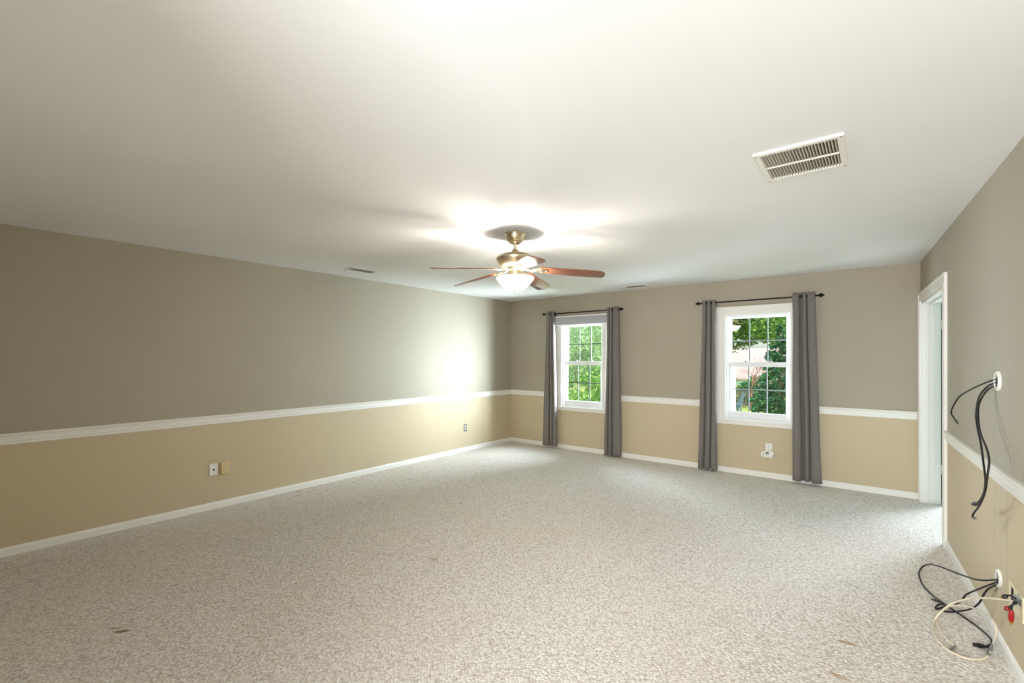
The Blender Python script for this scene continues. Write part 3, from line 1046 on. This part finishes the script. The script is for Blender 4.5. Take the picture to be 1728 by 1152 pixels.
UP = 'black cables hanging from the upper grommet'
LO = 'black cables from the lower grommet'
BC = M['black_cable']
cable('black_cable', [(2.935, -.0, 1.346), (2.885, .008, 1.345), (2.833, .03, 1.328), (2.685, .06, 1.284), (2.497, .08, 1.23), (2.368, .09, 1.162), (2.291, .09, 1.11), (2.368, .09, 1.088), (2.44, .09, 1.076)],
      .0044, BC, 'short black cable curling left out of the upper grommet', 'cable', UP, [('tip', (2.43, .09, 1.078), (2.50, .09, 1.064))])
cable('black_cable', [(2.940, -.0, 1.332), (2.885, .008, 1.328), (2.846, .03, 1.304), (2.822, .055, 1.247), (2.843, .07, 1.153), (2.913, .075, 1.082), (3.005, .08, 1.024), (3.094, .085, .928), (3.128, .085, .857), (3.094, .085, .791), (2.997, .085, .725), (2.925, .085, .692)],
      .0044, BC, 'black cable hanging from the upper grommet, ending in a wedge plug', 'cable', UP, [('plug', (2.94, .085, .70), (2.86, .085, .676))])
cable('black_cable', [(2.930, -.0, 1.317), (2.880, .008, 1.312), (2.833, .03, 1.281), (2.851, .06, 1.211), (2.926, .075, 1.124), (3.017, .08, 1.065), (3.151, .085, 1.02), (3.223, .09, .972), (3.218, .095, .9), (3.173, .095, .814), (3.067, .095, .724), (2.939, .095, .647), (2.912, .095, .621), (2.945, .095, .624)],
      .0044, BC, 'longest black cable hanging from the upper grommet, ending in a hooked tip', 'cable', UP, [('tip', (2.94, .095, .624), (3.0, .095, .637))])
cable('black_cable', [(2.962, 0, .342), (2.927, .010, .320), (2.766, .05, .245), (2.613, .11, .206), (2.51, .16, .189), (2.30, .185, .125), (2.12, .175, .06), (2.045, .185, .025), (2.05, .203, .008), (2.11, .22, .006), (2.22, .236, .006), (2.385, .233, .006), (2.514, .201, .006), (2.618, .164, .012), (2.69, .129, .014), (2.771, .074, .006), (2.879, .038, .008), (2.967, .035, .02), (3.017, .046, .02), (3.046, .077, .012)],
      .0045, BC, 'black cable in a wide loop on the carpet, ending in a black plug', 'cable', LO, [('plug', (3.046, .077, .014), (3.056, .116, .014))])
cable('black_cable', [(2.962, 0, .331), (2.927, .010, .307), (2.775, .04, .206), (2.627, .07, .103), (2.597, .085, .055), (2.631, .12, .031), (2.646, .168, .008), (2.698, .207, .006), (2.677, .21, .006), (2.64, .19, .012), (2.603, .162, .008), (2.585, .183, .006), (2.577, .2, .006)],
      .0045, BC, 'black cable from the lower grommet with a kinked metal-tipped end', 'cable', LO, [('tip', (2.579, .198, .007), (2.57, .22, .007))])
cable('black_cable', [(2.962, 0, .319), (2.927, .010, .294), (2.855, .025, .24), (2.839, .04, .198), (2.806, .05, .139), (2.716, .065, .062), (2.666, .1, .014), (2.693, .146, .006), (2.712, .189, .006)],
      .0045, BC, 'lowest black cable bowing down from the lower grommet to the carpet', 'cable', LO)
WC = 'off-white cables on the carpet'
cable('white_cable', [(3.255, .006, .345), (3.225, .02, .336), (3.195, .03, .323), (3.068, .07, .267), (2.922, .11, .189), (2.824, .16, .106), (2.858, .21, .06), (2.882, .24, .014), (2.978, .258, .006), (3.061, .257, .006), (3.145, .238, .006), (3.193, .202, .006), (3.206, .16, .006), (3.174, .107, .006), (3.131, .077, .012)],
      .0050, M['white_cable'], 'thick off-white cable looping from the beige wall plate to the metal coupler', 'cable', WC, [('coax', (3.125, .074, .0125), (3.06, .054, .016))])
cable('white_cable', [(3.011, .039, .02), (3.057, .035, .1), (3.046, .035, .136), (2.961, .04, .136), (2.822, .055, .103), (2.723, .09, .068), (2.668, .143, .03), (2.771, .201, .02), (2.858, .229, .014), (2.945, .231, .006), (3.049, .214, .006), (3.115, .188, .006)],
      .0042, M['white_cable'], 'thin white cable looping up from the metal coupler to a loose end', 'cable', WC, [('coax', (3.02, .041, .024), (3.06, .054, .016)), ('coax', (3.112, .189, .0075), (3.165, .214, .0075))])

# beige plate with RCA leads
wp = empty('cable_wall_plate', rw(3.124, 0, 0.285), RW_ROT)
tag(wp, 'beige cable wall plate with black leads low on the right wall', 'wall plate')
m = MB()
m.box(0.0, 0.022, -0.006, 0.0, 0.0, 0.115, 0.002)
m.box(0.075, 0.21, -0.006, 0.0, 0.0, 0.115, 0.002)
m.box(0.022, 0.075, -0.006, 0.0, 0.0, 0.022, 0.001)
m.box(0.022, 0.075, -0.006, 0.0, 0.098, 0.115, 0.001)
m.build('plate', M['beige_plastic'], wp)
MB().box(0.020, 0.077, -0.0015, 0.0, 0.020, 0.1).build('opening', M['hole'], wp)
m = MB()
for zz in (0.094, 0.084, 0.072):
    m.tube([(0.19, -0.004, zz), (0.17, -0.012, zz + .001), (0.150, -0.02, zz + .002)], 0.0055, 10)
m.build('jack', M['steel'], wp, 40)
MB().lathe([(0, 0), (0.004, 0), (0.003, 0.0015), (0, 0.0015)], 12, mat=Matrix.Translation((0.15, -0.006, 0.104)) @ Matrix.Rotation(math.radians(90), 4, 'X')).build('screw', M['screw'], wp, 40)

def rca(pts, boot, tip, boot_mat, label):
    P = [rw(*q) for q in pts]
    base = P[0].copy()
    root = empty('audio_cable', base)
    tag(root, label, 'cable', 'audio leads at the beige plate')
    MB().tube([q - base for q in spline(P, 7)], .0035, 8).build('cord', M['black_cable'], root, 180)
    a, b = [rw(*q) - base for q in boot]
    d = b - a
    MB().tube([a - d * .15, a, a + d * .7, b], [.0045, .0085, .0100, .0085], 12).build('plug_boot', boot_mat, root, 40)
    c, e = [rw(*q) - base for q in tip]
    dd = e - c
    MB().tube([c, c + dd * .5, c + dd * .51, e], [.0065, .0065, .0028, .0025], 12).build('metal_tip', M['gold'], root, 40)
rca([(3.30, .018, .377), (3.30, .03, .386), (3.29, .04, .384), (3.275, .045, .372)], [(3.275, .045, .372), (3.258, .049, .360)], [(3.258, .049, .360), (3.235, .054, .345)], M['black_plastic'],
    'short black audio lead with a gold tip sticking out of the beige plate')
rca([(3.31, .018, .371), (3.335, .032, .374), (3.342, .04, .355), (3.335, .04, .335)], [(3.333, .04, .330), (3.327, .04, .285)], [(3.327, .04, .285), (3.325, .04, .268)], M['red_plastic'],
    'red audio plug drooping from the beige plate')
rca([(3.305, .018, .360), (3.315, .032, .355), (3.305, .042, .335)], [(3.300, .044, .330), (3.285, .046, .318)], [(3.285, .046, .318), (3.262, .048, .302)], M['red_plastic'],
    'short audio plug with a gold ring just behind the drooping red one')

# ------------------------------------------------------------------ outdoors
GZ = -1.4
m = MB()
m.box(-150, 150, 0.3, 260, GZ - 0.3, GZ)
struct(m.build('ground', M['lawn']))
struct(MB().box(-0.15, 5.45, 0.02, 0.15, GZ, -0.12).build('foundation_wall', M['siding']))

def leaves(m, n, place, size, elong=1.6, flat=0.6):
    for _ in range(n):
        p, d = place()
        s = size * random.uniform(0.6, 1.4)
        a = Vector((random.gauss(0, 1), random.gauss(0, 1), random.gauss(0, flat))).normalized()
        if d is not None:
            a = (d + a * 0.5).normalized()
        b = a.cross(Vector((random.gauss(0, 1), random.gauss(0, 1), random.gauss(0, 1)))).normalized()
        vv = [m.bm.verts.new(p - a * s * elong * .5), m.bm.verts.new(p + b * s * .5), m.bm.verts.new(p + a * s * elong * .5), m.bm.verts.new(p - b * s * .5)]
        m.bm.faces.new(vv)

def clumps(cx_, cy_, cz_, rx, ry, rz, n, cr):
    cs = []
    for _ in range(n):
        d = Vector((random.gauss(0, 1), random.gauss(0, 1), random.gauss(0, 1))).normalized() * random.uniform(.45, 1.0)
        cs.append((Vector((cx_ + d.x * rx, cy_ + d.y * ry, cz_ + d.z * rz)), cr * random.uniform(.6, 1.3)))
    def place():
        c, r = random.choice(cs)
        d = Vector((random.gauss(0, 1), random.gauss(0, 1), random.gauss(0, 1))).normalized() * r * random.uniform(.4, 1) ** .5
        d.z *= .7
        return c + d, None
    return place

def leafy_tree(x, y, zc, rx, rz, n, size, mat, label, nclump=26, cr=None, trunk=True, name='leafy_tree', cat='tree', group='garden trees'):
    root = empty(name, (x, y, GZ))
    tag(root, label, cat, group)
    m = MB()
    leaves(m, n, clumps(0, 0, zc - GZ, rx, rx, rz, nclump, cr or rx * .38), size)
    m.build('foliage', mat, root, recalc=False)
    if trunk:
        m = MB()
        tz = zc - GZ
        m.tube([(0, 0, 0), (.08, .05, tz * .35), (-.05, .1, tz * .7), (.05, 0, tz)], [.22, .17, .13, .06], 10)
        for k in range(7):
            a = k * 2.4
            m.tube([(0, .05, tz * (.45 + .05 * k)), (math.cos(a) * rx * .4, math.sin(a) * rx * .4, tz * (.6 + .05 * k)), (math.cos(a) * rx * .8, math.sin(a) * rx * .8, tz * (.72 + .05 * k))], [.07, .045, .015], 6)
        m.build('trunk', M['bark'], root, 180)
    return root

def conifer(x, y, h, r, n, size, label, z0=GZ):
    root = empty('evergreen_tree', (x, y, z0))
    tag(root, label, 'tree', 'garden trees')
    m = MB()
    boughs = []
    zz = 0.25
    while zz < h:
        rr = r * (1 - zz / h) ** .8
        k = max(4, int(7 * rr / r + 3))
        for i in range(k):
            boughs.append((zz + random.uniform(-.1, .1), random.uniform(0, 6.28), rr * random.uniform(.75, 1.1)))
        zz += h / 20
    def place():
        bz, a, l = random.choice(boughs)
        s = random.random() ** .6
        d = Vector((math.cos(a), math.sin(a), 0))
        side = Vector((-d.y, d.x, 0)) * random.gauss(0, .16) * l * (1.2 - s)
        p = d * l * s + side + Vector((0, 0, bz + .12 * s * l - .30 * l * s * s + random.gauss(0, .05)))
        return p, d
    leaves(m, n, place, size, 2.6)
    m.build('foliage', M['leaf_dark'], root, recalc=False)
    MB().tube([(0, 0, 0), (0, 0, h * .5), (0, 0, h)], [.16, .09, .02], 8).build('trunk', M['bark'], root, 180)
    return root

leafy_tree(-6.6, 19.5, 5.4, 5.0, 4.5, 30000, .115, M['leaf_pale'], 'tall pale green tree seen through the upper panes of the left window', 34)
leafy_tree(-2.7, 7.2, 0.05, 1.25, 1.25, 6500, .048, M['leaf_mid'], 'leafy bush close outside the lower panes of the left window', 18, .42, trunk=True, name='leafy_shrub', cat='shrub', group='garden shrubs')
leafy_tree(-5.2, 10.5, -0.3, 1.2, 0.9, 4500, .06, M['leaf_mid'], 'lower leafy bush behind the close one, left window', 14, .42, trunk=True, name='leafy_shrub', cat='shrub', group='garden shrubs')
leafy_tree(-4.0, 32.0, 6.2, 6.2, 4.6, 52000, .14, M['leaf_mid'], 'broad bright green tree filling the top of the right window', 60, 1.6)
leafy_tree(-18.5, 27.0, 5.0, 4.6, 4.8, 16000, .14, M['leaf_pale'], 'pale tree behind, left edge of the left window view', 30, 1.6)
leafy_tree(-23.5, 42.0, 2.6, 6.5, 4.0, 16000, .2, M['leaf_pale'], 'distant pale tree low behind the others, left window view', 40, 2.0)
leafy_tree(7.4, 30.0, 3.2, 4.6, 4.4, 16000, .16, M['leaf_mid'], 'leafy tree behind the right end of the picket fence', 40, 1.5)
conifer(1.55, 18.4, 4.4, 1.55, 17000, .055, 'dark evergreen on the right edge of the right window view')
leafy_tree(-0.6, 25.0, -0.75, 1.4, 0.75, 3200, .1, M['leaf_dark'], 'low dark shrub behind the middle of the picket fence', 14, .5, trunk=False, name='low_shrub', cat='shrub', group='garden shrubs')
leafy_tree(-4.6, 26.0, -0.6, 1.6, 0.9, 3200, .1, M['leaf_dark'], 'low dark shrub behind the left end of the picket fence', 14, .5, trunk=False, name='low_shrub', cat='shrub', group='garden shrubs')

# bare tree with reddish twigs
bt = empty('bare_tree', (-0.25, 21.0, GZ))
tag(bt, 'small bare tree with reddish twigs in the right window view', 'tree', 'garden trees')
m = MB()
def branch(p, d, L, r, depth):
    q = p + d * L
    mid = p + d * L * .5 + Vector((random.gauss(0, .05), random.gauss(0, .05), 0)) * L
    m.tube([p, mid, q], [r, r * .8, r * .6], 5)
    if depth:
        for _ in range(3):
            nd = (d + Vector((random.gauss(0, .55), random.gauss(0, .55), random.gauss(.05, .35)))).normalized()
            branch(p + d * L * random.uniform(.5, 1), nd, L * random.uniform(.6, .8), r * .55, depth - 1)
branch(Vector((0, 0, 0)), Vector((.05, 0, 1)).normalized(), 1.3, .055, 5)
m.build('branches', M['twig'], bt, 180)

# picket fence
fn = empty('picket_fence', (0, 22.2, GZ))
tag(fn, 'dark weathered picket fence across the yard, right window view', 'fence')
m = MB()
for k in range(130):
    x = -9 + k * .125
    m.prism([(x, .06), (x + .07, .06), (x + .07, 1.02), (x + .035, 1.08), (x, 1.02)], 'y', -.012, .012)
m.build('pickets', M['fence_wood'], fn)
for rz_ in (.28, .82):
    MB().box(-9, 7.3, .012, .05, rz_ - .045, rz_ + .045).build('rail', M['fence_wood'], fn)
post0 = MB().box(-.05, .05, .05, .15, 0, 1.12, .005).build('post', M['fence_wood'], fn)
for k in range(8):
    po = post0 if k == 0 else post0.copy()
    if k:
        COL.objects.link(po); po.parent = fn
    po.location = (-9 + k * 2.3, 0, 0)

# neighbour's house beyond
hs = empty('neighbour_house', (-8.0, 46.0, -2.3))
tag(hs, 'pale house with a pinkish shingle roof beyond the fence', 'house')
MB().box(-6, 5.4, 0.4, 8, 0, 1.6).build('wall', M['siding'], hs)
MB().prism([(0, 1.45), (4.2, 4.6), (8.4, 1.45), (8.4, 1.6), (4.2, 4.8), (0, 1.6)], 'x', -6.4, 5.8).build('roof', M['roofing'], hs)
for wx in (-4, -1, 2, 4):
    MB().box(wx - .5, wx + .5, .36, .42, .45, 1.35).build('window', M['door_paint'], hs)

# white post near the house, and an outdoor chair
pp = empty('bird_feeder_pole', (2.70, 4.0, GZ))
tag(pp, 'white painted post just outside the left edge of the right window', 'post')
MB().box(-.05, .05, -.05, .05, 0, 2.6, .006).build('post', M['post_paint'], pp)
MB().lathe([(.085, 2.6), (.085, 2.63), (.03, 2.70), (0, 2.71)], 4).build('cap', M['post_paint'], pp)
ch = empty('garden_chair', (-.62, 18.6, GZ), math.radians(-65))
tag(ch, 'pale blue-grey slatted garden chair on the lawn before the fence', 'chair')
m = MB()
for k in range(6):
    m.box(-.27 + k * .092, -.19 + k * .092, -.01, .01, 0, .85, .004, Matrix.Translation((0, .25, .32)) @ Matrix.Rotation(math.radians(-22), 4, 'X'))
m.build('backrest', M['chair_paint'], ch)
m = MB()
for k in range(5):
    m.box(-.28, .28, -.28 + k * .11, -.19 + k * .11, .36 - k * .018, .38 - k * .018, .004)
m.build('seat', M['chair_paint'], ch)
for s in (-1, 1):
    MB().box(s * .33 - .06, s * .33 + .06, -.32, .42, .56, .585, .006).build('armrest', M['chair_paint'], ch)
    for yy, top in ((-.26, .56), (.34, .56)):
        MB().box(s * .31 - .03, s * .31 + .03, yy - .04, yy + .04, 0, top, .004).build('leg', M['chair_paint'], ch)
